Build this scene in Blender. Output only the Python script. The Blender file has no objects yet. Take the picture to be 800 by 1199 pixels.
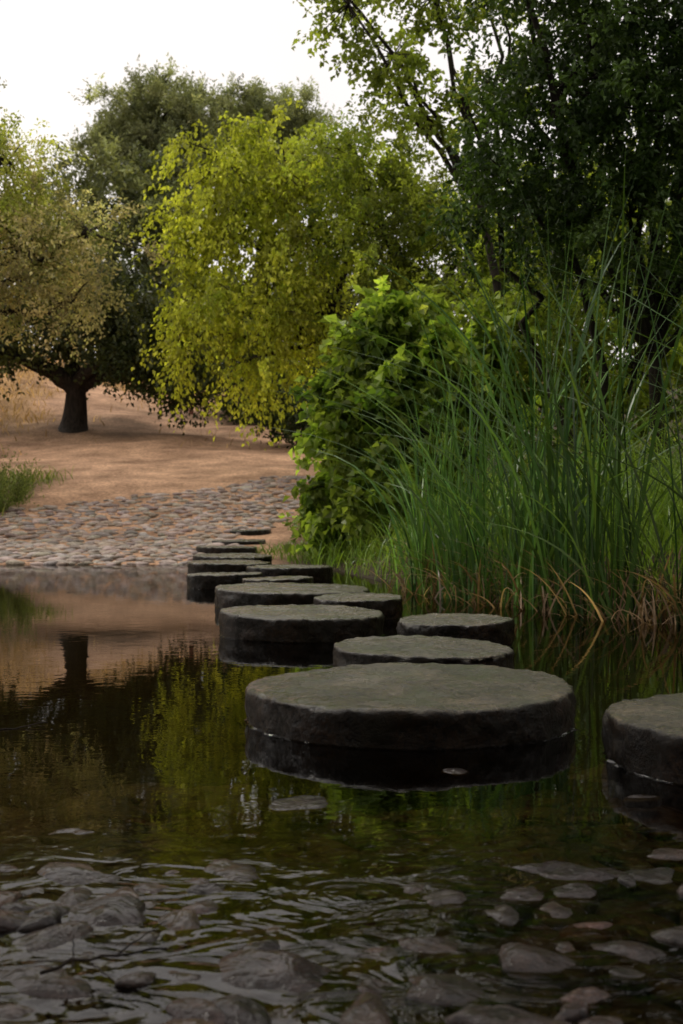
import bpy, math, random
import numpy as np
from mathutils import Vector, noise
random.seed(7)
R = np.random.default_rng(11)
scene = bpy.context.scene
COL = scene.collection

# ---------------------------------------------------------------- helpers
def link(o, parent=None):
    COL.objects.link(o)
    if parent: o.parent = parent
    return o
def empty(name, loc=(0,0,0)):
    e = bpy.data.objects.new(name, None); e.empty_display_size=.2
    COL.objects.link(e); return e
def np_mesh(name, V, F, mat, tint=None, smooth=False, parent=None):
    V=np.asarray(V,dtype=np.float32); F=np.asarray(F,dtype=np.int32)
    me=bpy.data.meshes.new(name)
    m,k=F.shape
    me.vertices.add(len(V)); me.vertices.foreach_set("co",V.ravel())
    me.loops.add(m*k); me.loops.foreach_set("vertex_index",F.ravel())
    me.polygons.add(m); me.polygons.foreach_set("loop_start",np.arange(0,m*k,k,dtype=np.int32))
    me.polygons.foreach_set("use_smooth",np.full(m,smooth,dtype=bool))
    me.update(calc_edges=True)
    if tint is not None:
        a=me.color_attributes.new("tint",'FLOAT_COLOR','POINT')
        c=np.ones((len(V),4),dtype=np.float32); c[:,:3]=tint
        a.data.foreach_set("color",c.ravel())
    me.materials.append(mat)
    o=bpy.data.objects.new(name,me)
    return link(o,parent)
def nrm(v): return v/np.maximum(np.linalg.norm(v,axis=-1,keepdims=True),1e-9)
def rdir(n): return nrm(R.normal(size=(n,3)))
def sstep(a,b,x):
    t=np.clip((x-a)/(b-a),0,1); return t*t*(3-2*t)

# ---------------------------------------------------------------- materials
def mat(name):
    m=bpy.data.materials.new(name); m.use_nodes=True
    nt=m.node_tree; nt.nodes.clear()
    out=nt.nodes.new('ShaderNodeOutputMaterial')
    return m,nt,out
def N(nt,t,**kw):
    n=nt.nodes.new(t)
    for k,v in kw.items():
        if k in n.inputs: n.inputs[k].default_value=v
        else: setattr(n,k,v)
    return n
def ramp(nt,stops):
    r=nt.nodes.new('ShaderNodeValToRGB'); e=r.color_ramp.elements
    while len(e)<len(stops): e.new(.5)
    for i,(p,c) in enumerate(stops):
        e[i].position=p; e[i].color=(c if len(c)==4 else (*c,1))
    return r
def leaf_mat(name, trans=.35, rough=.45, spec=.35, tgain=(1.3,1.25,.6)):
    m,nt,out=mat(name); L=nt.links.new
    at=N(nt,'ShaderNodeAttribute',attribute_name="tint")
    p=N(nt,'ShaderNodeBsdfPrincipled',Roughness=rough); p.inputs['Specular IOR Level'].default_value=spec
    L(at.outputs['Color'],p.inputs['Base Color'])
    mul=N(nt,'ShaderNodeMix',data_type='RGBA',blend_type='MULTIPLY'); mul.inputs[0].default_value=1
    mul.inputs[7].default_value=(*tgain,1); L(at.outputs['Color'],mul.inputs[6])
    t=N(nt,'ShaderNodeBsdfTranslucent'); L(mul.outputs[2],t.inputs['Color'])
    mx=N(nt,'ShaderNodeMixShader'); mx.inputs[0].default_value=trans
    L(p.outputs[0],mx.inputs[1]); L(t.outputs[0],mx.inputs[2]); L(mx.outputs[0],out.inputs[0])
    return m
LEAF=leaf_mat("leaf"); LEAFY=leaf_mat("leaf_backlit",.5,spec=.25,tgain=(1.35,1.42,.65)); GRASS=leaf_mat("reed_blade",.3,.35,.35)
def bark_mat():
    m,nt,out=mat("bark"); L=nt.links.new
    g=N(nt,'ShaderNodeNewGeometry')
    mp=N(nt,'ShaderNodeMapping'); mp.inputs['Scale'].default_value=(9,9,2); L(g.outputs['Position'],mp.inputs[0])
    n=N(nt,'ShaderNodeTexNoise',Scale=2.0,Detail=6.0); L(mp.outputs[0],n.inputs['Vector'])
    r=ramp(nt,[(.3,(.012,.009,.007)),(.7,(.045,.035,.026))]); L(n.outputs[0],r.inputs[0])
    p=N(nt,'ShaderNodeBsdfPrincipled',Roughness=.85); p.inputs['Specular IOR Level'].default_value=.2; L(r.outputs[0],p.inputs['Base Color'])
    b=N(nt,'ShaderNodeBump',Strength=.8,Distance=.03); L(n.outputs[0],b.inputs['Height']); L(b.outputs[0],p.inputs['Normal'])
    L(p.outputs[0],out.inputs[0]); return m
BARK=bark_mat()

def stone_mat(name, cols, rough=(.22,.55), side_dark=True, scale=1.0, tint=False, bump=.7, grain=(.5,1.4), spec=.5, coat=0, fine=.2, film=0):
    m,nt,out=mat(name); L=nt.links.new
    g=N(nt,'ShaderNodeNewGeometry')
    n1=N(nt,'ShaderNodeTexNoise',Scale=5*scale,Detail=8.0,Roughness=.65); L(g.outputs['Position'],n1.inputs['Vector'])
    n2=N(nt,'ShaderNodeTexNoise',Scale=55*scale,Detail=5.0,Roughness=.75); L(g.outputs['Position'],n2.inputs['Vector'])
    n3=N(nt,'ShaderNodeTexNoise',Scale=3.3*scale,Detail=6.0,Roughness=.6); L(g.outputs['Position'],n3.inputs['Vector'])
    r=ramp(nt,[(.3,cols[0]),(.5,cols[1]),(.72,cols[2])]); L(n1.outputs[0],r.inputs[0])
    gr=ramp(nt,[(.38,(grain[0],)*3),(.62,(grain[1],)*3)]); L(n2.outputs[0],gr.inputs[0])
    mu=N(nt,'ShaderNodeMix',data_type='RGBA',blend_type='MULTIPLY'); mu.inputs[0].default_value=1
    L(r.outputs[0],mu.inputs[6]); L(gr.outputs[0],mu.inputs[7]); col=mu.outputs[2]
    if tint:
        at=N(nt,'ShaderNodeAttribute',attribute_name="tint")
        m2=N(nt,'ShaderNodeMix',data_type='RGBA',blend_type='MULTIPLY'); m2.inputs[0].default_value=1
        L(col,m2.inputs[6]); L(at.outputs['Color'],m2.inputs[7]); col=m2.outputs[2]
    p=N(nt,'ShaderNodeBsdfPrincipled'); p.inputs['Specular IOR Level'].default_value=spec
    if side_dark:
        # moss in patches
        n5=N(nt,'ShaderNodeTexNoise',Scale=4.2,Detail=7.0,Roughness=.7); L(g.outputs['Position'],n5.inputs['Vector'])
        mr=ramp(nt,[(.47,(0,0,0)),(.60,(.8,.8,.8))]); L(n5.outputs[0],mr.inputs[0])
        mm=N(nt,'ShaderNodeMix',data_type='RGBA'); mm.inputs[7].default_value=(.050,.060,.010,1)
        L(mr.outputs[0],mm.inputs[0]); L(col,mm.inputs[6]); col=mm.outputs[2]
        # algae and damp on each upright flank, with its shade painted in too
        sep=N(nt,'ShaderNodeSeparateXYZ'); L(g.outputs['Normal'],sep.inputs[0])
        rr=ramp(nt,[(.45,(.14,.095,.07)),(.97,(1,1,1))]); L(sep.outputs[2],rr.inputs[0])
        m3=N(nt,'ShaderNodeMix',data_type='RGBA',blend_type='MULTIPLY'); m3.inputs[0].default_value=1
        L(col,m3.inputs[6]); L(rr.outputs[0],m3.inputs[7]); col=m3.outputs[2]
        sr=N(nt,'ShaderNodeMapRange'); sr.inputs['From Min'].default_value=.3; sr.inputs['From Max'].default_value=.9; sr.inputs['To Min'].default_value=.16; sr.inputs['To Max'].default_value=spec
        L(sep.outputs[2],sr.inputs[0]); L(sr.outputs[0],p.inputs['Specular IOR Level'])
    L(col,p.inputs['Base Color'])
    ro=N(nt,'ShaderNodeMapRange'); ro.inputs['From Min'].default_value=.42; ro.inputs['From Max'].default_value=.58
    ro.inputs['To Min'].default_value=rough[0]; ro.inputs['To Max'].default_value=rough[1]
    L(n3.outputs[0],ro.inputs[0]); L(ro.outputs[0],p.inputs['Roughness'])
    ad=N(nt,'ShaderNodeMath',operation='MULTIPLY_ADD'); ad.inputs[1].default_value=fine; L(n2.outputs[0],ad.inputs[0]); L(n1.outputs[0],ad.inputs[2])
    b=N(nt,'ShaderNodeBump',Strength=bump,Distance=.04/scale); L(ad.outputs[0],b.inputs['Height']); L(b.outputs[0],p.inputs['Normal'])
    if coat:      # film of water lying on the rock
        p.inputs['Coat Weight'].default_value=coat; p.inputs['Coat Roughness'].default_value=.08; p.inputs['Coat IOR'].default_value=1.33
        n4=N(nt,'ShaderNodeTexNoise',Scale=film,Detail=3.0,Roughness=.6,Distortion=.8); L(g.outputs['Position'],n4.inputs['Vector'])
        b2=N(nt,'ShaderNodeBump',Strength=.5,Distance=.03); L(n4.outputs[0],b2.inputs['Height']); L(b2.outputs[0],p.inputs['Coat Normal'])
    L(p.outputs[0],out.inputs[0]); return m
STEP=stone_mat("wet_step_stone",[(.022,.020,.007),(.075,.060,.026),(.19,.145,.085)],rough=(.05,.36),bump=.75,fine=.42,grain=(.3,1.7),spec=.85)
WETROCK=stone_mat("wet_river_rock",[(.009,.006,.005),(.028,.018,.014),(.062,.040,.030)],rough=(.3,.55),side_dark=False,scale=2.2,tint=True,bump=.9,spec=.15,coat=.65,fine=.3,film=11)
BEDROCK=stone_mat("algae_bed_rock",[(.016,.013,.005),(.045,.036,.016),(.09,.07,.036)],rough=(.5,.7),side_dark=False,scale=2,tint=True)
COBBLE=stone_mat("dry_cobble",[(.21,.17,.145),(.35,.295,.26),(.50,.43,.375)],rough=(.6,.8),side_dark=False,scale=1.5,tint=True)

# ---------------------------------------------------------------- terrain
POND=np.array([(-12,16.3),(-9,16.8),(-5,16.9),(-2.4,16.9),(-1.2,16.9),(-.6,16.6),(0,15.2),(.55,12.8),(1.05,11.0),(1.6,9.8),
 (2.3,8.7),(3.5,7.6),(6,6.2),(8.5,3),(9,-3),(5,-7),(-7,-7),(-8,2),(-8.5,8)],float)
def sd_poly(x,y):
    P=np.stack([x,y],-1); d=np.full(x.shape,1e9); ins=np.zeros(x.shape,bool)
    n=len(POND)
    for i in range(n):
        a=POND[i]; b=POND[(i+1)%n]; e=b-a; w=P-a
        t=np.clip((w@e)/(e@e),0,1)
        d=np.minimum(d,np.linalg.norm(w-t[...,None]*e,axis=-1))
        c=((a[1]>y)!=(b[1]>y))&(x<(b[0]-a[0])*(y-a[1])/((b[1]-a[1])+1e-12)+a[0]); ins^=c
    return np.where(ins,-d,d)
def wob(x,y):
    return .5*np.sin(x*1.7+y*.9)+.3*np.sin(x*3.1-y*2.3+1)+.2*np.sin(y*4.7+x*1.1+2)
def height(x,y):
    x=np.asarray(x,float); y=np.asarray(y,float)
    s=sd_poly(x,y)+.12*wob(x,y)
    base=np.interp(y,[-1e3,8,17,20,22,25,30,35,45,55,90,500],[.3,.1,0,.16,.5,1.15,1.85,2.6,4.4,6.3,9,12])
    base=base+.13*np.maximum(0,-x-5)*sstep(30,44,y)*np.exp(-np.maximum(0,-x-25)/20)
    base=base+.16*wob(x*.45,y*.4)*sstep(27,33,y)
    wr=np.maximum(sstep(-.6,.8,x),sstep(-7,-8,x)*sstep(15,12,y))
    bank=(.05+.3*wr)*(1-np.exp(-np.maximum(s,0)/.6))
    land=base*sstep(0,1.0,s)+bank+.03*wob(x*1.3,y)*sstep(.4,2,s)+.004
    yp=y-.35*x
    dmax=np.interp(yp,[-10,2.5,2.9,3.4,4.4,6],[.045,.05,.07,.13,.26,.5])
    bed=-np.minimum(dmax,-.3*s)+.012*wob(x*4,y*4)-.012
    return np.where(s>0,land,bed)
def axis(lo,flo,fhi,hi,step,n):
    f=np.arange(flo,fhi,step)
    l=flo-(flo-lo)*(np.linspace(0,1,n)**2.5)[1:][::-1]; h=fhi+(hi-fhi)*(np.linspace(0,1,n)**2.5)
    return np.concatenate([l,f,h])
ax=axis(-400,-14,12,400,.12,60); ay=axis(-150,-2,46,600,.14,60)
X,Y=np.meshgrid(ax,ay); Z=height(X,Y)
nx,ny=len(ax),len(ay); idx=np.arange(nx*ny).reshape(ny,nx)
F=np.stack([idx[:-1,:-1],idx[:-1,1:],idx[1:,1:],idx[1:,:-1]],-1).reshape(-1,4)
def ground_mat():
    m,nt,out=mat("ground"); L=nt.links.new
    at=N(nt,'ShaderNodeAttribute',attribute_name="tint"); g=N(nt,'ShaderNodeNewGeometry')
    n=N(nt,'ShaderNodeTexNoise',Scale=.9,Detail=9.0,Roughness=.65); L(g.outputs['Position'],n.inputs['Vector'])
    n2=N(nt,'ShaderNodeTexNoise',Scale=16.0,Detail=5.0,Roughness=.7); L(g.outputs['Position'],n2.inputs['Vector'])
    r=ramp(nt,[(.34,(.48,.44,.40)),(.66,(1.28,1.25,1.22))]); L(n.outputs[0],r.inputs[0])
    r2=ramp(nt,[(.35,(.55,.53,.5)),(.62,(1.18,1.18,1.18))]); L(n2.outputs[0],r2.inputs[0])
    a=N(nt,'ShaderNodeMix',data_type='RGBA',blend_type='MULTIPLY'); a.inputs[0].default_value=1
    b=N(nt,'ShaderNodeMix',data_type='RGBA',blend_type='MULTIPLY'); b.inputs[0].default_value=1
    L(at.outputs['Color'],a.inputs[6]); L(r.outputs[0],a.inputs[7]); L(a.outputs[2],b.inputs[6]); L(r2.outputs[0],b.inputs[7])
    p=N(nt,'ShaderNodeBsdfPrincipled',Roughness=.9); p.inputs['Specular IOR Level'].default_value=.2
    L(b.outputs[2],p.inputs['Base Color'])
    bp=N(nt,'ShaderNodeBump',Strength=.8,Distance=.06); L(n2.outputs[0],bp.inputs['Height']); L(bp.outputs[0],p.inputs['Normal'])
    L(p.outputs[0],out.inputs[0]); return m
S=sd_poly(X,Y)
dirt=np.array([.59,.37,.235]); drygr=np.array([.44,.27,.12]); soil=np.array([.07,.055,.03]); bedc=np.array([.024,.020,.008]); litter_shade=np.array([.17,.11,.06])
tint=np.broadcast_to(dirt,X.shape+(3,)).copy()
def mixm(t,c,w): return t*(1-w[...,None])+c*w[...,None]
def drymask(x,y):
    a=sstep(-7.6,-9.8,x+1.3*wob(x*.5,y*.4)+.1*(y-36))*sstep(33,38,y)
    b=sstep(43,49,y+3*wob(x*.4,y*.3))
    return np.maximum(a,b)
def litter_shade_mask(x,y):  # leaf litter plus shade below the crowns, painted into the ground tint
    d=np.hypot((x+6.4)/3.6,(y-35.5)/2.6)+.25*wob(x*1.1,y*.9)
    d2=np.hypot((x+3.6)/3.6,(y-41)/2.6)+.35*wob(x*1.1+2,y*.9)
    return np.maximum(sstep(1.1,.5,d),sstep(1.1,.5,d2))
tint=mixm(tint,drygr,drymask(X,Y)); tint=mixm(tint,litter_shade,litter_shade_mask(X,Y)*.6)
tint=mixm(tint,soil,sstep(-.5,.5,X-np.interp(Y,[0,16,22,25,36,60],[-1,-.9,-.6,.8,.3,8])))
tint=mixm(tint,soil,sstep(-5.9,-6.6,X-.12*(Y-20))*sstep(27,25,Y)*sstep(21,22,Y)*.7)
tint=mixm(tint,soil,np.maximum(sstep(0,-3,Y),sstep(-7.2,-8,X)*sstep(16,13,Y)))
tint=mixm(tint,bedc,sstep(.05,-.15,S))
np_mesh("ground",np.stack([X,Y,Z],-1).reshape(-1,3),F,ground_mat(),tint.reshape(-1,3),True)

# ---------------------------------------------------------------- water
def water_mat():
    m,nt,out=mat("pond_water"); L=nt.links.new
    g=N(nt,'ShaderNodeNewGeometry'); sep=N(nt,'ShaderNodeSeparateXYZ'); L(g.outputs['Position'],sep.inputs[0])
    mp=N(nt,'ShaderNodeMapping'); mp.inputs['Scale'].default_value=(1.0,1.3,1); L(g.outputs['Position'],mp.inputs[0])
    n=N(nt,'ShaderNodeTexNoise',Scale=5.0,Detail=2.5,Roughness=.5,Distortion=1.4); L(mp.outputs[0],n.inputs['Vector'])
    mr=N(nt,'ShaderNodeMapRange'); mr.interpolation_type='SMOOTHSTEP'
    mr.inputs['From Min'].default_value=2.2; mr.inputs['From Max'].default_value=3.3
    mr.inputs['To Min'].default_value=.30; mr.inputs['To Max'].default_value=.009
    L(sep.outputs[1],mr.inputs[0])
    b=N(nt,'ShaderNodeBump',Distance=.05); L(mr.outputs[0],b.inputs['Strength']); L(n.outputs[0],b.inputs['Height'])
    fr=N(nt,'ShaderNodeFresnel',IOR=1.333); L(b.outputs[0],fr.inputs['Normal'])
    gl=N(nt,'ShaderNodeBsdfGlossy',Roughness=.015); L(b.outputs[0],gl.inputs['Normal'])
    tr=N(nt,'ShaderNodeBsdfTransparent'); tr.inputs[0].default_value=(.57,.48,.28,1)
    mx=N(nt,'ShaderNodeMixShader'); L(fr.outputs[0],mx.inputs[0]); L(tr.outputs[0],mx.inputs[1]); L(gl.outputs[0],mx.inputs[2])
    L(mx.outputs[0],out.inputs[0]); return m
WATER=water_mat()
np_mesh("water",[(-14,-10,0),(12,-10,0),(12,19.0,0),(-14,19.0,0)],[(0,1,2,3)],WATER)

# ---------------------------------------------------------------- stepping stones
def stepping_stone(x,y,r,top=.15,seed=0,bottom=-.5,par=None):
    na=180; rnd=random.Random(seed)
    prof=[(k,1.0) for k in np.linspace(.03,.945,34)]+[(.963,.998),(.978,.985),(.989,.955),(.996,.90),(1.0,.8),(1.003,.65),(1.0,.5),(1.0,.35),(.997,.18),(.996,.05),(.995,-.15),(.99,-.6),(.97,-1.6),(.95,-3)]
    V=[]; 
    ph=[rnd.uniform(0,6.28) for _ in range(6)]; tilt=(rnd.uniform(-.008,.008),rnd.uniform(-.006,.010)); ring=[]
    for (f,h) in prof:
        for i in range(na):
            a=2*math.pi*i/na
            rr=r*(1+.018*math.sin(2*a+ph[0])+.012*math.sin(3*a+ph[1])+.008*math.sin(5*a+ph[2]))
            px,py=rr*f*math.cos(a),rr*f*math.sin(a)
            nz=noise.fractal(Vector((px*3+seed*7,py*3,h*1.2)),1.0,2.0,5)
            nf=noise.fractal(Vector((px*15+seed*7,py*15,h*3)),.7,2.0,4)
            if f>=.95 or h<.97:
                k=1+(.022*nz+.020*nf)*(1 if h<.9 else .6)*.5/max(r,.3); px*=k;py*=k
            z=h*top if h>=0 else h*.17
            if h>.8: z+=.007*nz+.005*nf+(px*tilt[0]+py*tilt[1])/r+ .003*(1-f)
            V.append((x+px,y+py,max(z,bottom)))
            if h==.05: ring.append((px,py))
    V.append((x,y,top+.004)); c=len(V)-1
    bm=[];np_=len(prof)
    me=bpy.data.meshes.new("stepping_stone")
    for j in range(np_-1):
        for i in range(na):
            i2=(i+1)%na
            bm.append((j*na+i,(j+1)*na+i,(j+1)*na+i2,j*na+i2))
    for i in range(na): bm.append((c,i,(i+1)%na))
    me.from_pydata(V,[],bm); me.update(); me.polygons.foreach_set("use_smooth",[True]*len(me.polygons))
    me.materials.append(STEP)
    o=link(bpy.data.objects.new("stepping_stone",me))
    if y<17:   # meniscus where the water climbs the stone
        RV=[];RF=[]
        for off,z in ((-.002,.0075),(.0025,.0035),(.010,.0006)):
            for (px,py) in ring:
                k=(math.hypot(px,py)+off)/math.hypot(px,py); RV.append((x+px*k,y+py*k,z))
        for j in range(2):
            for i in range(na): RF.append((j*na+i,(j+1)*na+i,(j+1)*na+(i+1)%na,j*na+(i+1)%na))
        np_mesh("waterline",RV,RF,WATER,None,True,o)
    return o
stones=[(.26,4.73,.59,.135),(1.33,3.97,.50,.145),(.38,6.0,.41,.135),(.645,7.28,.32,.145),(-.236,7.87,.51,.14),(.12,9.05,.32,.145),
(-.39,10.1,.60,.14),(-.57,11.4,.31,.14),(-1.13,12.3,.36,.13),(-.55,13.6,.46,.14),(-1.28,14.6,.47,.14),(-1.38,16.3,.50,.15),(-1.6,18.0,.42,.2),(-1.55,19.4,.40,.25),(-1.5,20.8,.36,.38)]
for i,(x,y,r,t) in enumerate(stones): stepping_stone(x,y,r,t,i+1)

# ---------------------------------------------------------------- rocks
import bmesh
def ico(sub):
    bm=bmesh.new(); bmesh.ops.create_icosphere(bm,subdivisions=sub,radius=1)
    v=np.array([p.co[:] for p in bm.verts]); f=np.array([[q.index for q in p.verts] for p in bm.faces]); bm.free(); return v,f
ICO={s:ico(s) for s in (1,2,3,4)}
def rocks(name,P,rad,flat,mat_,sub=2,tints=None,rough=.16,zpow=.8,tilt=.15):
    v,f=ICO[sub]; n=len(P); K=len(v)
    VV=np.repeat(v[None],n,0)
    ph=R.uniform(0,6.28,(n,1,4)); fr=R.uniform(1.2,2.6,(n,1,4))
    d=1+rough*(np.sin(VV[...,0]*fr[...,0]*1.3+ph[...,0])+np.sin(VV[...,1]*fr[...,1]*1.5+ph[...,1])+.6*np.sin((VV[...,0]+VV[...,1])*fr[...,2]*2+ph[...,2])+.3*np.sin((VV[...,0]-VV[...,1]*1.3)*fr[...,3]*4+ph[...,3]))
    zz=np.sign(VV[...,2])*np.abs(VV[...,2])**zpow
    zz=zz*(1+.14*np.sin(VV[...,0]*5*fr[...,1]*.5+ph[...,2])*np.sin(VV[...,1]*5*fr[...,0]*.5+ph[...,1]))
    VV=VV*d[...,None]; VV[...,2]=zz
    asp=R.uniform(.72,1.35,(n,1)); sx=rad[:,None]*asp; sy=rad[:,None]/asp
    VV=VV*np.stack([sx,sy,rad[:,None]*flat[:,None]],-1)
    a=R.uniform(0,6.28,(n,1)); c,s=np.cos(a),np.sin(a)
    x=VV[...,0]*c-VV[...,1]*s; y=VV[...,0]*s+VV[...,1]*c
    z=VV[...,2]+x*R.uniform(-tilt,tilt,(n,1))+y*R.uniform(-tilt,tilt,(n,1))
    VV=np.stack([x,y,z],-1)+P[:,None,:]
    FF=(f[None]+(np.arange(n)*K)[:,None,None]).reshape(-1,3)
    if tints is None: tints=np.ones((n,3))
    return np_mesh(name,VV.reshape(-1,3),FF,mat_,np.repeat(tints,K,0),True)
def pack(xlo,xhi,ylo,yhi,rads,minf,tries=40):
    pts=np.zeros((0,2));rr=np.zeros(0)
    for r in sorted(rads,reverse=True):
        for _ in range(tries):
            q=np.array([R.uniform(xlo,xhi),R.uniform(ylo,yhi)])
            if len(rr)==0 or np.all(((pts-q)**2).sum(1)>(minf*(r+rr))**2):
                pts=np.vstack([pts,q]); rr=np.append(rr,r); break
    return pts,rr
# foreground ford: wet cobbles just breaking the surface
p,r=pack(-2.3,2.3,1.2,3.6,np.concatenate([R.uniform(.08,.135,150),R.uniform(.05,.08,400),R.uniform(.025,.05,800)]),.74)
yp=p[:,1]-.28*p[:,0]
yp=yp+.10*np.sin(p[:,0]*3)
topz=R.uniform(-.014,.015,len(p))+.010*np.sin(p[:,0]*3.1+1)*np.sin(p[:,1]*4.3)
topz=topz-.08*np.maximum(0,yp-2.72)
topz-=.004*(r<.05)
flat=R.uniform(.32,.52,len(p))
P=np.column_stack([p,topz-r*flat])
tn=np.exp(R.normal(size=(len(p),1))*.4)*np.column_stack([R.uniform(.95,1.35,len(p)),np.ones(len(p)),R.uniform(.75,1.1,len(p))])
rocks("river_rocks",P,r,flat,WETROCK,3,tn,.13,.72,.16)
# submerged pebbles of the pond bed
n=900; q=np.column_stack([R.uniform(-3.5,3.5,n),R.uniform(2.8,5.6,n)]); rr=R.uniform(.03,.15,n)
P=np.column_stack([q,height(q[:,0],q[:,1])+.01]); rocks("pond_bed_pebbles",P,rr,np.full(n,.35),BEDROCK,2,R.uniform(.5,1.5,(n,1))*np.array([[1.1,1,.8]]))
# flat rocks just breaking the surface beyond the ford
fl=np.array([(-.11,3.43,-.010),(.34,3.83,-.008),(-.66,3.12,-.012),(.82,3.5,-.014)])
rocks("flat_river_rocks",fl,np.array([.095,.045,.06,.045]),np.array([.14,.26,.22,.35]),WETROCK,4,None,.09,.5,.02)

# cobblestone path on the far bank
PATH=[(-11,16.7),(-1.9,16.7),(-1.25,17.6),(-1.6,20.5),(-.9,22.4),(.8,24.5),(2.2,26.5),(1.2,27.2),(-1,26.0),(-3.4,24.0),(-6,22.6),(-11,22.0)]
def inpoly(x,y,poly):
    ins=np.zeros(x.shape,bool)
    for i in range(len(poly)):
        a=poly[i]; b=poly[(i+1)%len(poly)]
        ins^=((a[1]>y)!=(b[1]>y))&(x<(b[0]-a[0])*(y-a[1])/((b[1]-a[1])+1e-12)+a[0])
    return ins
gx,gy=np.meshgrid(np.arange(-11,2.4,.19),np.arange(16.7,27.4,.17)); 
gx=gx+ (np.arange(gx.shape[0])%2)[:,None]*.095
gx=(gx+R.uniform(-.07,.07,gx.shape)).ravel(); gy=(gy+R.uniform(-.06,.06,gy.shape)).ravel()
k=inpoly(gx+.2*wob(gx,gy),gy+.15*wob(gy,gx),PATH)&(R.random(len(gx))<.94); gx,gy=gx[k],gy[k]; n=len(gx)
P=np.column_stack([gx,gy,height(gx,gy)+R.uniform(-.02,.008,n)])
t=R.uniform(.65,1.35,(n,1))*np.column_stack([R.uniform(.95,1.15,n),np.ones(n),R.uniform(.82,1.05,n)])
rocks("cobblestone_path",P,R.uniform(.065,.12,n),np.full(n,.38),COBBLE,2,t)

# ---------------------------------------------------------------- wood
class Tubes:
    def __init__(s): s.V=[];s.F=[];s.n=0
    def add(s,pts,rad,k=6):
        pts=np.array(pts,float); m=len(pts); rad=np.asarray(rad,float)
        T=nrm(np.gradient(pts,axis=0)); ref=np.array([.13,.97,.2]) if abs(T[:,1]).max()<.9 else np.array([.97,.1,.2])
        A=nrm(np.cross(T,ref)); B=np.cross(T,A)
        a=np.linspace(0,2*np.pi,k,endpoint=False)
        V=pts[:,None]+rad[:,None,None]*(np.cos(a)[None,:,None]*A[:,None]+np.sin(a)[None,:,None]*B[:,None])
        i=np.arange(m*k).reshape(m,k); j=np.roll(i,-1,1)
        F=np.stack([i[:-1],j[:-1],j[1:],i[1:]],-1).reshape(-1,4)+s.n
        s.V.append(V.reshape(-1,3)); s.F.append(F); s.n+=m*k
    def limb(s,a,b,r0,r1,bow=.15,k=6,m=9,wig=.04,up=1):
        a=np.array(a,float);b=np.array(b,float);L=np.linalg.norm(b-a)
        mid=(a+b)/2+np.array([0,0,up*bow*L])+R.normal(size=3)*wig*L*1.5
        t=np.linspace(0,1,m)[:,None]
        p=(1-t)**2*a+2*t*(1-t)*mid+t*t*b
        w=R.normal(size=(m,3))*wig*L*.35; w[0]=0; w[-1]=0
        p=p+w
        s.add(p,np.linspace(r0,r1,m),k); return p
    def make(s,name,parent): 
        return np_mesh(name,np.concatenate(s.V),np.concatenate(s.F),BARK,None,True,parent)
# twigs washed into the shallows
T=Tubes(); T.limb((-.50,2.12,.022),(-.30,2.20,.035),.0035,.002,.1,5); T.limb((-.42,2.15,.028),(-.36,2.05,.03),.002,.001,.1,4); T.limb((-.38,2.17,.035),(-.31,2.27,.06),.002,.001,.1,4); T.limb((-.45,2.14,.025),(-.47,2.24,.045),.002,.001,.1,4)
T.make("fallen_twig",None)
T=Tubes(); T.limb((-1.24,4.5,.004),(-1.06,4.62,.012),.004,.002,.06,5); T.make("fallen_twig",None)

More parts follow.
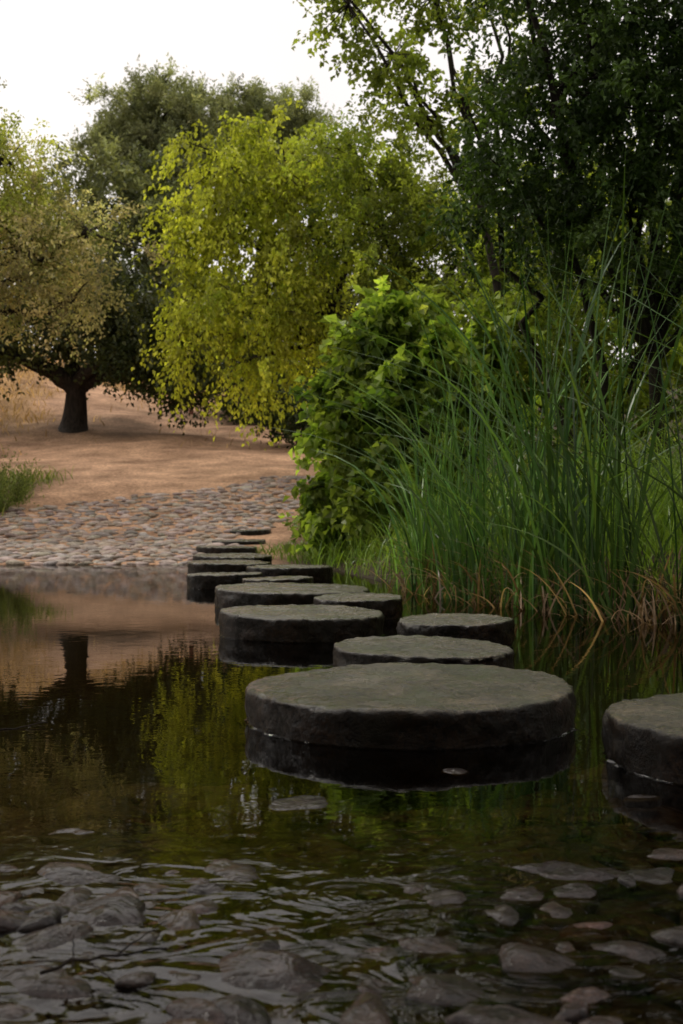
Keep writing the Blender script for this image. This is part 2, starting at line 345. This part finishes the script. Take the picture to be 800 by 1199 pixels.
# ---------------------------------------------------------------- leaves
def leaf_mesh(name,pos,d,size,tint,mat_,parent,aspect=.5,fold=.25,up=.6):
    n=len(pos)
    nrmv=nrm(rdir(n)+np.array([0,0,up])); d=nrm(d); side=nrm(np.cross(nrmv,d)); nn=np.cross(d,side)
    s=size[:,None]
    w=s*aspect*.5
    base=pos; mid=pos+d*s*.45; tip=pos+d*s - nn*s*.12
    lf=mid+side*w+nn*w*fold*2; rt=mid-side*w+nn*w*fold*2
    V=np.stack([base,lf,tip,rt],1).reshape(-1,3)
    i=np.arange(n)*4
    F=np.concatenate([np.stack([i,i+1,i+2],-1),np.stack([i,i+2,i+3],-1)])
    return np_mesh(name,V,F,mat_,np.repeat(tint,4,0),False,parent)
def tree(name,lobes,trunk,ncl,twigs,lpt,L,size,col,col2=None,cvar=.35,droop=.25,aspect=.5,mat_=None,shell=.55,wood=True,trunk_r=.2,limb_r=None,twigwood=.25,up=.6,limbs=(),lumpy=1.0):
    root=empty(name); T=Tubes()
    lobes=np.array(lobes,float); w=lobes[:,6]/lobes[:,6].sum()
    if trunk is not None:
        base,top=np.array(trunk[0],float),np.array(trunk[1],float)
        m=10; t=np.linspace(0,1,m); pts=base+(top-base)*t[:,None]+np.sin(t*3.1)[:,None]*R.normal(size=3)*.06*np.linalg.norm(top-base)*np.array([1,1,0])
        rad=trunk_r*(1-.35*t)+trunk_r*.5*np.exp(-t*8); T.add(pts,rad,12); top=pts[-1]
    for (a,b,r0,r1) in limbs: T.limb(a,b,r0,r1,bow=.06,k=7,m=12,wig=.05)
    allp=[];alld=[];allt=[];alls=[]
    for li,lb in enumerate(lobes):
        c=lb[:3]; r=lb[3:6]; nc=max(3,int(ncl*w[li]))
        if trunk is not None:
            lr=(limb_r or trunk_r*.5); T.limb(top,c,lr,lr*.35,bow=.08,k=8)
        u=rdir(nc); 
        lump=1+lumpy*(.22*np.sin(u[:,0]*5+li)+.18*np.sin(u[:,1]*7+li*2)+.18*np.sin(u[:,2]*6+li*3))
        rho=(shell+(1-shell)*R.random(nc))*lump; 
        inner=R.random(nc)<.25; rho[inner]*=R.uniform(.3,.9,inner.sum())
        P=c+u*r*rho[:,None]
        if trunk is not None and wood:
            for q in P[R.random(nc)<twigwood]:
                T.limb(c+(q-c)*.05,q,max(.012,lr*.25),.006,bow=.06,k=4,m=6)
        tw=twigs
        out=np.repeat(u,tw,0); PP=np.repeat(P,tw,0)
        D=nrm(out*.7+rdir(nc*tw)*.9+np.array([0,0,-droop]))
        LL=L*R.uniform(.5,1.3,nc*tw)
        cb=np.exp(R.normal(size=nc)*cvar*.8); cm=R.random(nc)
        n=nc*tw*lpt; ti=R.random(n)
        PP=np.repeat(PP,lpt,0);DD=np.repeat(D,lpt,0);LLr=np.repeat(LL,lpt)
        pos=PP+DD*(ti*LLr)[:,None]+rdir(n)*(L*.10)-np.array([0,0,1])*((ti**2)*LLr*droop)[:,None]
        dr=nrm(DD*.5+rdir(n)*.9+np.array([0,0,-droop*1.2]))
        c1=np.array(col); c2=np.array(col2 if col2 is not None else col)
        mixv=np.clip(np.repeat(cm,tw*lpt)*.8+R.random(n)*.35-.1,0,1)[:,None]
        tt=(c1*(1-mixv)+c2*mixv)*(np.repeat(cb,tw*lpt)*np.exp(R.normal(size=n)*.2))[:,None]
        allp.append(pos);alld.append(dr);allt.append(tt);alls.append(size*R.uniform(.6,1.3,n))
    pos=np.concatenate(allp)
    leaf_mesh("foliage",pos,np.concatenate(alld),np.concatenate(alls),np.clip(np.concatenate(allt),.002,.8),mat_ or LEAF,root,aspect,up=up)
    if T.V: T.make("trunk_and_branches",root)
    return root
H=lambda x,y: float(height(x,y))

oz=H(-7.35,35)
tree("oak_tree",[(-7.6,35,6.4,3.3,3,1.4,5),(-11.4,35,5.9,2.4,2.5,1.3,3),(-4.9,34.5,5.4,1.7,2,1.2,3),(-3.9,34.2,4.5,.9,1.2,.7,1),(-9.8,34.4,5.1,1.4,1.5,.5,1.0),(-5.6,34,4.85,1.0,1.2,.5,.8)],
 ((-7.35,35,oz-.3),(-7.25,35,oz+1.15)),500,7,15,.75,.14,(.028,.042,.012),(.085,.10,.028),trunk_r=.40,limb_r=.22,aspect=.6,droop=.3,
 limbs=[((-7.3,35,oz+1.0),(-9.6,34.6,5.1),.2,.07),((-7.3,35,oz+1.0),(-5.2,34.3,4.9),.17,.06),((-9.0,34.7,4.7),(-11.2,34.5,4.6),.09,.03)])
tree("flowering_tree",[(-7.9,26,7.2,1.9,1.8,1.7,4),(-6.3,25.6,5.9,1.6,1.5,1.2,3.4),(-7.6,25.5,4.7,1.5,1.3,.8,1.6),(-5.0,25.4,6.2,.8,.9,.7,.9),(-5.3,25.3,4.8,.8,.9,.6,.8),(-9.6,26,7.6,1.8,2,2.2,3)],
 ((-10.2,26,H(-10.2,26)-.2),(-9.3,26,3.9)),380,6,15,.75,.095,(.19,.22,.07),(.56,.46,.30),trunk_r=.25,droop=.15,mat_=LEAFY,twigwood=.5,shell=.45,
 limbs=[((-9.3,26,5.0),(-6.0,25.2,7.1),.07,.02),((-9.3,26,4.6),(-5.6,25.0,5.6),.06,.015)])
tree("birch_tree",[(-8.3,24,8.5,1.5,1.4,1.5,3),(-8.2,24,6.9,1.2,1.2,1,1.2),(-6.3,24.3,7.3,1.0,.9,.7,1.3)],((-9.8,24,H(-9.8,24)-.2),(-9.3,24,6)),170,6,15,.7,.09,(.22,.26,.05),(.48,.48,.12),trunk_r=.16,droop=.3,mat_=LEAFY)
for (x,y,zz,rx) in [(-10.3,72,22.3,3.7),(-4.6,76,23.0,4.2)]:
    tree("stone_pine",[(x,y,zz,rx,rx,2.2,4),(x-1.6,y,zz-1.9,rx*.8,rx*.8,1.8,2.4),(x+1.4,y,zz-2.2,rx*.85,rx*.8,2,2.4),(x,y,zz-3.6,rx*.8,rx*.7,1.6,1.6)],((x,y,H(x,y)-.5),(x+.3,y,zz-5)),680,9,13,.85,.26,(.17,.20,.10),(.31,.33,.16),trunk_r=.4,droop=-.2,aspect=.3,wood=True,twigwood=.1,lumpy=.35,shell=.4)
tree("mulberry_tree",[(-2.4,27,8.0,1.0,1.0,1.0,1.6),(-1.2,27.3,7.9,1.3,1.1,.9,1.8),(-2.4,27,6.7,1.45,1.2,1.0,2.4),(-.7,27,6.4,1.3,1.3,1.0,2.2),(-2.9,26.5,5.1,.85,1,.65,1.2),(-1.6,26.6,4.8,1.0,1,.8,1.5),(-.2,27,5.0,1.1,1.2,1.1,1.5),(-1.9,26.5,3.8,.55,.7,.5,.5),(-3.3,26.5,4.3,.35,.5,.5,.25),(.2,27,8.1,.9,1,.7,1)],
 ((.3,27.6,H(.3,27.6)-.2),(-.3,27.4,4.2)),370,6,14,.85,.115,(.19,.23,.03),(.54,.54,.07),cvar=.5,trunk_r=.16,droop=.75,aspect=.62,mat_=LEAFY,twigwood=.5,shell=.66,lumpy=1.6)
tree("elm_tree",[(.4,25.5,7.6,1.2,1.2,1.1,2),(.9,25.5,6.2,1.4,1.2,1.3,3),(2.3,25,6.2,1.5,1.2,1.5,3),(1.6,25,4.4,1.8,1.2,1.2,3),(3.9,25,5.2,1.6,1.4,1.8,3),(5.6,25,6.4,1.8,1.4,2,3),(5.0,24.5,3.4,2.0,1.2,1.5,3),(8,25,4.5,2,1.4,3,3)],
 ((1.9,26,H(1.9,26)-.2),(1.9,25.7,3.8)),620,7,14,.62,.10,(.10,.14,.02),(.31,.34,.05),trunk_r=.2,droop=.35,aspect=.55,mat_=LEAFY,cvar=.5)
tree("poplar_tree",[(.1,17.5,7.6,.55,.6,.7,1),(.7,17.5,6.9,.55,.6,.5,1),(1.3,17.6,7.8,.6,.6,.5,1.0),(1.1,17.5,6.1,.6,.6,.45,.9),(2.0,17.6,6.6,.7,.7,.6,1.1),(2.2,17.6,7.8,.7,.7,.5,1),(-.4,17.4,8.4,.5,.5,.4,.5),(.9,17.5,9.2,1.2,.9,.7,1.5),(2.4,17.6,9.5,1.2,.9,.9,1.5)],
 ((2.5,17.8,H(2.5,17.8)-.2),(1.9,17.6,4.9)),190,5,12,.45,.085,(.12,.16,.025),(.34,.38,.07),trunk_r=.08,limb_r=.04,droop=.2,aspect=.7,mat_=LEAFY,twigwood=.7)
tree("alder_tree",[(3.3,14,6.1,1.4,1.2,.9,3),(2.3,13.6,5.2,1.0,1,.8,2.2),(3.7,13.6,4.9,1.2,1.1,.9,2.6),(1.9,13.8,4.1,.8,.9,.6,1.4),(3.1,13.8,3.9,1.1,1,.7,1.8),(4.6,13.8,3.6,1.2,1.2,1.2,2),(5.2,14,6,1.5,1.5,1.5,2.5),(2.4,13.4,6.6,.9,.9,.5,1),(2.6,13.2,7.9,1.7,1.4,.9,2.4),(4.4,13,8.4,2,1.6,1.2,2.6),(1.2,12.8,8.6,1.2,1.2,.6,1.2)],
 ((3.9,14.6,H(3.9,14.6)-.2),(3.5,14.3,2.4)),720,7,15,.5,.08,(.026,.056,.012),(.09,.15,.028),trunk_r=.11,limb_r=.05,droop=.25,aspect=.55,
 limbs=[((3.2,14.8,.4),(1.3,13.9,5.2),.06,.025),((3.5,14.7,.4),(2.0,13.8,6.2),.06,.025)])
tree("willow_tree",[(6.2,10.5,5.8,1.8,1.8,1.6,3),(5.0,11,4.4,1.2,1.3,1.2,2),(6.2,11,3.0,1.5,1.3,1.2,2),(4.6,9,7.2,1.9,1.8,1,2.4)],((6.8,10.6,H(6.8,10.6)-.2),(6.4,10.6,3.6)),320,7,14,.6,.09,(.014,.028,.006),(.05,.08,.014),trunk_r=.2,droop=.4)
tree("willow_shrub",[(2.2,17.5,2.6,1.3,1,1.4,2),(3.9,17,2.6,1.4,1,1.5,2),(5.6,16,2.6,1.4,1.2,1.5,2),(3.0,18.5,4.2,1.5,1,1.0,1.6),(7.4,15,2.6,1.5,1.2,1.5,2),(5.0,18,4.4,1.6,1,1.2,1.5)],((3.5,17.6,.3),(3.5,17.5,1.3)),460,7,13,.5,.11,(.09,.13,.02),(.33,.38,.06),trunk_r=.08,droop=.2,mat_=LEAFY,aspect=.55)
tree("grapevine_bush",[(.75,16.9,3.2,.6,.6,.5,1.3),(.45,16.8,2.6,.65,.6,.55,1.6),(1.15,16.8,2.7,.75,.6,.6,1.6),(.2,16.6,1.8,.6,.6,.5,1.4),(.85,16.2,1.8,.8,.6,.6,1.6),(1.6,16.4,2.1,.7,.6,.8,1.3),(.05,16.6,1.0,.45,.5,.5,.9),(.6,15.8,1.0,.6,.5,.45,.9),(-.15,17.2,.75,.3,.4,.3,.4)],
 ((.8,17.1,.1),(.8,17,1.3)),310,6,9,.40,.14,(.085,.15,.022),(.33,.40,.075),trunk_r=.07,droop=.35,aspect=.85,mat_=LEAFY,up=1.0,cvar=.42,lumpy=1.3)
tree("evergreen_shrub",[(-2.7,39,4.5,1.2,1.2,1.3,2),(-1.0,38,4.1,1.5,1.2,1.5,2),(1.5,36,3.9,2,1.2,1.8,2),(-3.6,41,5.4,1.2,1.2,1.1,1.5),(-2,39,6,2,1.3,1.3,2),(.2,36,5.5,1.6,1.3,1.6,2),(-1.5,33,3.5,.8,.8,.8,1.2),(-.5,31.5,2.9,.8,.8,.9,1.4)],((-1,39,2.9),(-1,39,3.6)),500,7,13,.6,.13,(.018,.034,.008),(.055,.075,.018),trunk_r=.1,droop=.1)
tree("broom_shrub",[(-6.5,22.6,.95,.7,.7,.45,2),(-5.75,22.3,.75,.45,.5,.28,.8),(-8,22.8,1.2,1.2,1,.7,2)],None,150,9,12,.36,.06,(.10,.15,.03),(.25,.30,.06),droop=-.6,aspect=.3)

lob=[]
for i in range(46):
    x=R.uniform(-60,60); y=R.uniform(56,80); rz=R.uniform(2.5,4.5); zc=H(x,y)+R.uniform(1.5,7.5)
    if -16<x<-1: zc=min(zc,14-rz*.7)
    lob.append((x,y,zc,R.uniform(3.5,6),3.5,rz,1))
for x,y,z,r in [(-9.5,60,12.5,3.0),(-6,58,10.5,3.2),(-13,62,11,3.5),(-3,58,9,3.5),(0,60,11,4),(-9,58,8,3.5),(-17,60,9,4),(-21,60,11,4.5),(4,58,12,5),(9,58,13,5),(14,58,9,5),(19,58,12,5),(-10.4,60,15.4,2.2),(-13.3,60,14.2,2.2),(-7.5,60,14.6,2.2)]:
    lob.append((x,y,z,r,3,r*.85,1.5))
tree("background_trees",lob,None,1900,8,12,1.1,.27,(.065,.085,.032),(.19,.21,.085),droop=.05,aspect=.5)
# unseen trees, added behind and beside the camera to darken the foreground
for (x,y,z) in [(4.5,-5,6.5),(-5.5,-6.5,7)]:
    tree("added_plane_tree",[(x,y,z,3.2,3,2,3),(x*.5,y+1.5,z+.8,2.6,2.4,1.3,2),(x*1.3,y+3.5,z-.5,2.5,2.6,1.6,2)],((x*1.3,y-1,H(x*1.3,y-1)-.2),(x*1.2,y-.6,4.2)),420,7,10,.8,.2,(.03,.05,.012),(.08,.10,.02),trunk_r=.3)
# unseen spreading tree added on the left bank to cut sheen on near rocks
tree("added_sycamore_tree",[(-7,7.5,7.2,2.4,2.2,1.5,3),(-4,8,7.4,2.0,1.9,.9,2.6),(-1.6,8.2,7.3,1.7,1.7,.7,2),(-5,5,6.6,2.2,2,1.1,2.4),(-2,5,6.2,1.8,1.7,.8,2)],((-10,6.5,H(-10,6.5)-.2),(-8.9,6.8,4.4)),270,7,10,.7,.17,(.03,.05,.012),(.09,.12,.022),trunk_r=.32,limb_r=.14,droop=.1)
lob=[]  # unseen belt of trees added behind the camera to darken stone sides
for i in range(34):
    a=math.radians(R.uniform(175,365)); d=R.uniform(11,15)
    x=d*1.25*math.cos(a)-1; y=d*math.sin(a)+1; z=R.uniform(1,11)
    lob.append((x,y,z,3,2.6,2.4,1))
tree("added_woodland",lob,None,1100,7,11,1.3,.42,(.02,.03,.01),(.05,.06,.018),aspect=.6)

# ---------------------------------------------------------------- blades
def blades(name,base,h,w,lean,bend,tint,nseg=7,mat_=GRASS,parent=None,az=None):
    n=len(base); a=R.uniform(0,6.28,n) if az is None else az
    d=np.stack([np.cos(a),np.sin(a),np.zeros(n)],-1)
    fa=R.uniform(0,6.28,n); s=np.stack([np.cos(fa),np.sin(fa),np.zeros(n)],-1)
    t=np.linspace(0,1,nseg+1)[None,:,None]
    hh=h[:,None,None]; out=(lean[:,None,None]*t+bend[:,None,None]*t**3)*hh
    z=hh*(t-.35*np.minimum(bend,1.6)[:,None,None]*t**4)
    c=base[:,None,:]+d[:,None,:]*out+np.array([0,0,1.])*z
    prof=np.clip(1.0-.15*t-.85*t**4,.02,1)*w[:,None,None]*.5
    Lf=c-s[:,None]*prof; Rt=c+s[:,None]*prof
    V=np.stack([Lf,Rt],2).reshape(-1,3)
    k=2*(nseg+1); i=(np.arange(n)*k)[:,None]+ (np.arange(nseg)*2)[None]
    F=np.stack([i,i+1,i+3,i+2],-1).reshape(-1,4)
    tt=np.repeat(tint[:,None,:],k,1)
    return np_mesh(name,V,F,mat_,tt.reshape(-1,3),True,parent)
def along(n,pts,back):
    pts=np.array(pts,float); seg=np.linalg.norm(np.diff(pts,axis=0),axis=1); cs=np.r_[0,np.cumsum(seg)]
    u=R.uniform(0,cs[-1],n); x=np.interp(u,cs,pts[:,0]); y=np.interp(u,cs,pts[:,1])
    i=np.clip(np.searchsorted(cs,u)-1,0,len(seg)-1); tg=nrm(pts[i+1]-pts[i]); nr=np.stack([-tg[:,1],tg[:,0]],-1)
    b=back(n)
    return x-nr[:,0]*b,y-nr[:,1]*b,b
def mixcol(n,a,b,v=.25):
    m=R.random((n,1)); return (np.array(a)*(1-m)+np.array(b)*m)*np.exp(R.normal(size=(n,1))*v)
shore=[(9,2.2),(6,6.0),(3.5,7.5),(2.3,8.6),(1.6,9.75),(1.05,11.0),(.75,12.2)]
rb=empty("reed_bed")
n=5000; x,y,b=along(n,shore,lambda n:-np.abs(R.normal(size=n))*1.1+.15)
sgn=sd_poly(x,y)
cl=np.sin(x*5.1+y*2)+np.sin(y*6.3-x*3); keep=(R.random(n)<.5+.35*cl)&(sgn>-.25)
x,y=x[keep],y[keep]; n=len(x); z=np.maximum(height(x,y),-.25)
hh=R.uniform(1.2,3.6,n)*(0.54+.46*np.clip((x-.6)/.9,0,1))
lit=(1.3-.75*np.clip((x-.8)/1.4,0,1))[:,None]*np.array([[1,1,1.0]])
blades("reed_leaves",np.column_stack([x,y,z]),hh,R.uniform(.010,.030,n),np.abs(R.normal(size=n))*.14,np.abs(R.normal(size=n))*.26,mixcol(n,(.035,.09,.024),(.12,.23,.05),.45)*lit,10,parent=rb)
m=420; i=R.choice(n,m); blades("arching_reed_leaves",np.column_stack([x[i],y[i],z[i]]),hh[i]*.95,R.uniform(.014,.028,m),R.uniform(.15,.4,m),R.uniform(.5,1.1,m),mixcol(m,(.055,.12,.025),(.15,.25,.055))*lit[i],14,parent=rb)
m=2300; x2,y2,b=along(m,shore,lambda n:-np.abs(R.normal(size=n))*.4+.16); k=sd_poly(x2,y2)>-.35; x2,y2=x2[k],y2[k]; m=len(x2)
blades("dry_reed_stems",np.column_stack([x2,y2,np.maximum(height(x2,y2),-.1)]),R.uniform(.12,.65,m),R.uniform(.008,.021,m),R.uniform(.1,.9,m),R.uniform(.2,1.6,m),mixcol(m,(.12,.07,.04),(.50,.34,.21),.4),8,parent=rb)
gb=empty("bank_grass")
m=11000; xs=R.uniform(-.5,8,m); ys=R.uniform(8,18,m); s=sd_poly(xs,ys); k=(s>-.05)&(s<4.5)&(xs>-.35); xs,ys,s=xs[k],ys[k],s[k]; m=len(xs)
blades("sedge",np.column_stack([xs,ys,height(xs,ys)]),R.uniform(.3,.9,m)*(0.5+.5*np.clip(s/.8,0,1))*(1+.8*np.clip((xs-1)/2,0,1)),R.uniform(.008,.018,m),R.uniform(.05,.4,m),R.uniform(.1,.9,m),mixcol(m,(.10,.20,.025),(.30,.43,.06)),6,parent=gb)
m=3500; xs=R.uniform(-1.3,.5,m); ys=R.uniform(15.5,22,m); s=sd_poly(xs,ys); k=(s>.02)&(xs>-.95+.35*np.sin(ys*2)+.10*(ys-17)); xs,ys=xs[k],ys[k]; m=len(xs)
blades("turf",np.column_stack([xs,ys,height(xs,ys)]),R.uniform(.05,.2,m),R.uniform(.008,.016,m),R.uniform(.1,.5,m),R.uniform(.1,.7,m),mixcol(m,(.08,.15,.02),(.22,.32,.05)),4,parent=gb)
m=30000; xs=R.uniform(-22,8,m); ys=R.uniform(31,56,m)
k=R.random(m)<drymask(xs,ys)*.8+.02; xs,ys=xs[k],ys[k]; m=len(xs)
blades("dry_grass",np.column_stack([xs,ys,height(xs,ys)]),R.uniform(.08,.32,m),R.uniform(.015,.035,m),R.uniform(.1,.5,m),R.uniform(.1,.8,m),mixcol(m,(.28,.17,.07),(.54,.36,.16),.35),4,mat_=GRASS)
m=5000; xs=R.uniform(-12,-5.0,m); ys=R.uniform(21.5,26,m); k=R.random(m)<sstep(-5.6,-6.6,xs-.12*(ys-22)); xs,ys=xs[k],ys[k]; m=len(xs)
blades("verge_grass",np.column_stack([xs,ys,height(xs,ys)]),R.uniform(.12,.4,m),R.uniform(.01,.025,m),R.uniform(.1,.5,m),R.uniform(.1,.8,m),mixcol(m,(.11,.17,.03),(.28,.30,.07)),5)
px,py=-4.75,40.5; pz=H(px,py); T=Tubes(); T.add([(px,py,pz-.2),(px,py,pz+.3),(px+.01,py,pz+.75)],[.08,.075,.07],8); T.add([(px+.01,py,pz+.75),(px+.01,py,pz+.79),(px+.01,py,pz+.83)],[.095,.09,.01],8)
pm=mat("post_wood"); pb=N(pm[1],'ShaderNodeBsdfPrincipled',Roughness=.8); pn=N(pm[1],'ShaderNodeTexNoise',Scale=20.0); pr=ramp(pm[1],[(.3,(.16,.05,.03)),(.7,(.28,.1,.06))]); pm[1].links.new(pn.outputs[0],pr.inputs[0]); pm[1].links.new(pr.outputs[0],pb.inputs['Base Color']); pm[1].links.new(pb.outputs[0],pm[2].inputs[0])
np_mesh("wooden_post",np.concatenate(T.V),np.concatenate(T.F),pm[0],None,True)

# ---------------------------------------------------------------- light
w=bpy.data.worlds.new("World"); scene.world=w; w.use_nodes=True; nt=w.node_tree; nt.nodes.clear()
out=nt.nodes.new('ShaderNodeOutputWorld'); bg=nt.nodes.new('ShaderNodeBackground'); sky=nt.nodes.new('ShaderNodeTexSky'); sky.sky_type='NISHITA'; sky.sun_disc=False
EL,AZ=math.radians(52),math.radians(-40)
sky.sun_elevation=EL; sky.sun_rotation=AZ; sky.dust_density=3
tc=nt.nodes.new('ShaderNodeTexCoord'); cn=N(nt,'ShaderNodeTexNoise',Scale=2.5,Detail=5.0); nt.links.new(tc.outputs['Generated'],cn.inputs['Vector'])
cr=ramp(nt,[(.3,(.86,.85,.86)),(.7,(1.0,.975,.95))]); nt.links.new(cn.outputs[0],cr.inputs[0])
sc=N(nt,'ShaderNodeMix',data_type='RGBA',blend_type='MULTIPLY'); sc.inputs[0].default_value=1; sc.inputs[7].default_value=(12.8,12.2,11.7,1); nt.links.new(cr.outputs[0],sc.inputs[6])
mx=N(nt,'ShaderNodeMix',data_type='RGBA'); mx.inputs[0].default_value=.88
nt.links.new(sky.outputs[0],mx.inputs[6]); nt.links.new(sc.outputs[2],mx.inputs[7]); nt.links.new(mx.outputs[2],bg.inputs[0]); bg.inputs[1].default_value=.1
nt.links.new(bg.outputs[0],out.inputs[0])
sl=bpy.data.lights.new("sun",'SUN'); sl.energy=1.5; sl.angle=math.radians(22); sl.color=(1,.95,.87)
so=bpy.data.objects.new("sun",sl); COL.objects.link(so)
dv=Vector((math.sin(AZ)*math.cos(EL),math.cos(AZ)*math.cos(EL),math.sin(EL)))
so.rotation_euler=dv.to_track_quat('Z','Y').to_euler()

# ---------------------------------------------------------------- camera
cd=bpy.data.cameras.new("camera"); cam=bpy.data.objects.new("camera",cd); COL.objects.link(cam); scene.camera=cam
cam.location=(0,0,.8); cam.rotation_euler=(math.radians(90-.36),0,0)
cd.sensor_fit='VERTICAL'; cd.sensor_height=36; cd.lens=45.04; cd.clip_end=2000; cd.clip_start=.05
cd.dof.use_dof=True; cd.dof.focus_distance=5.2; cd.dof.aperture_fstop=5.6
scene.view_settings.view_transform='Standard'; scene.view_settings.look='None'; scene.view_settings.exposure=0
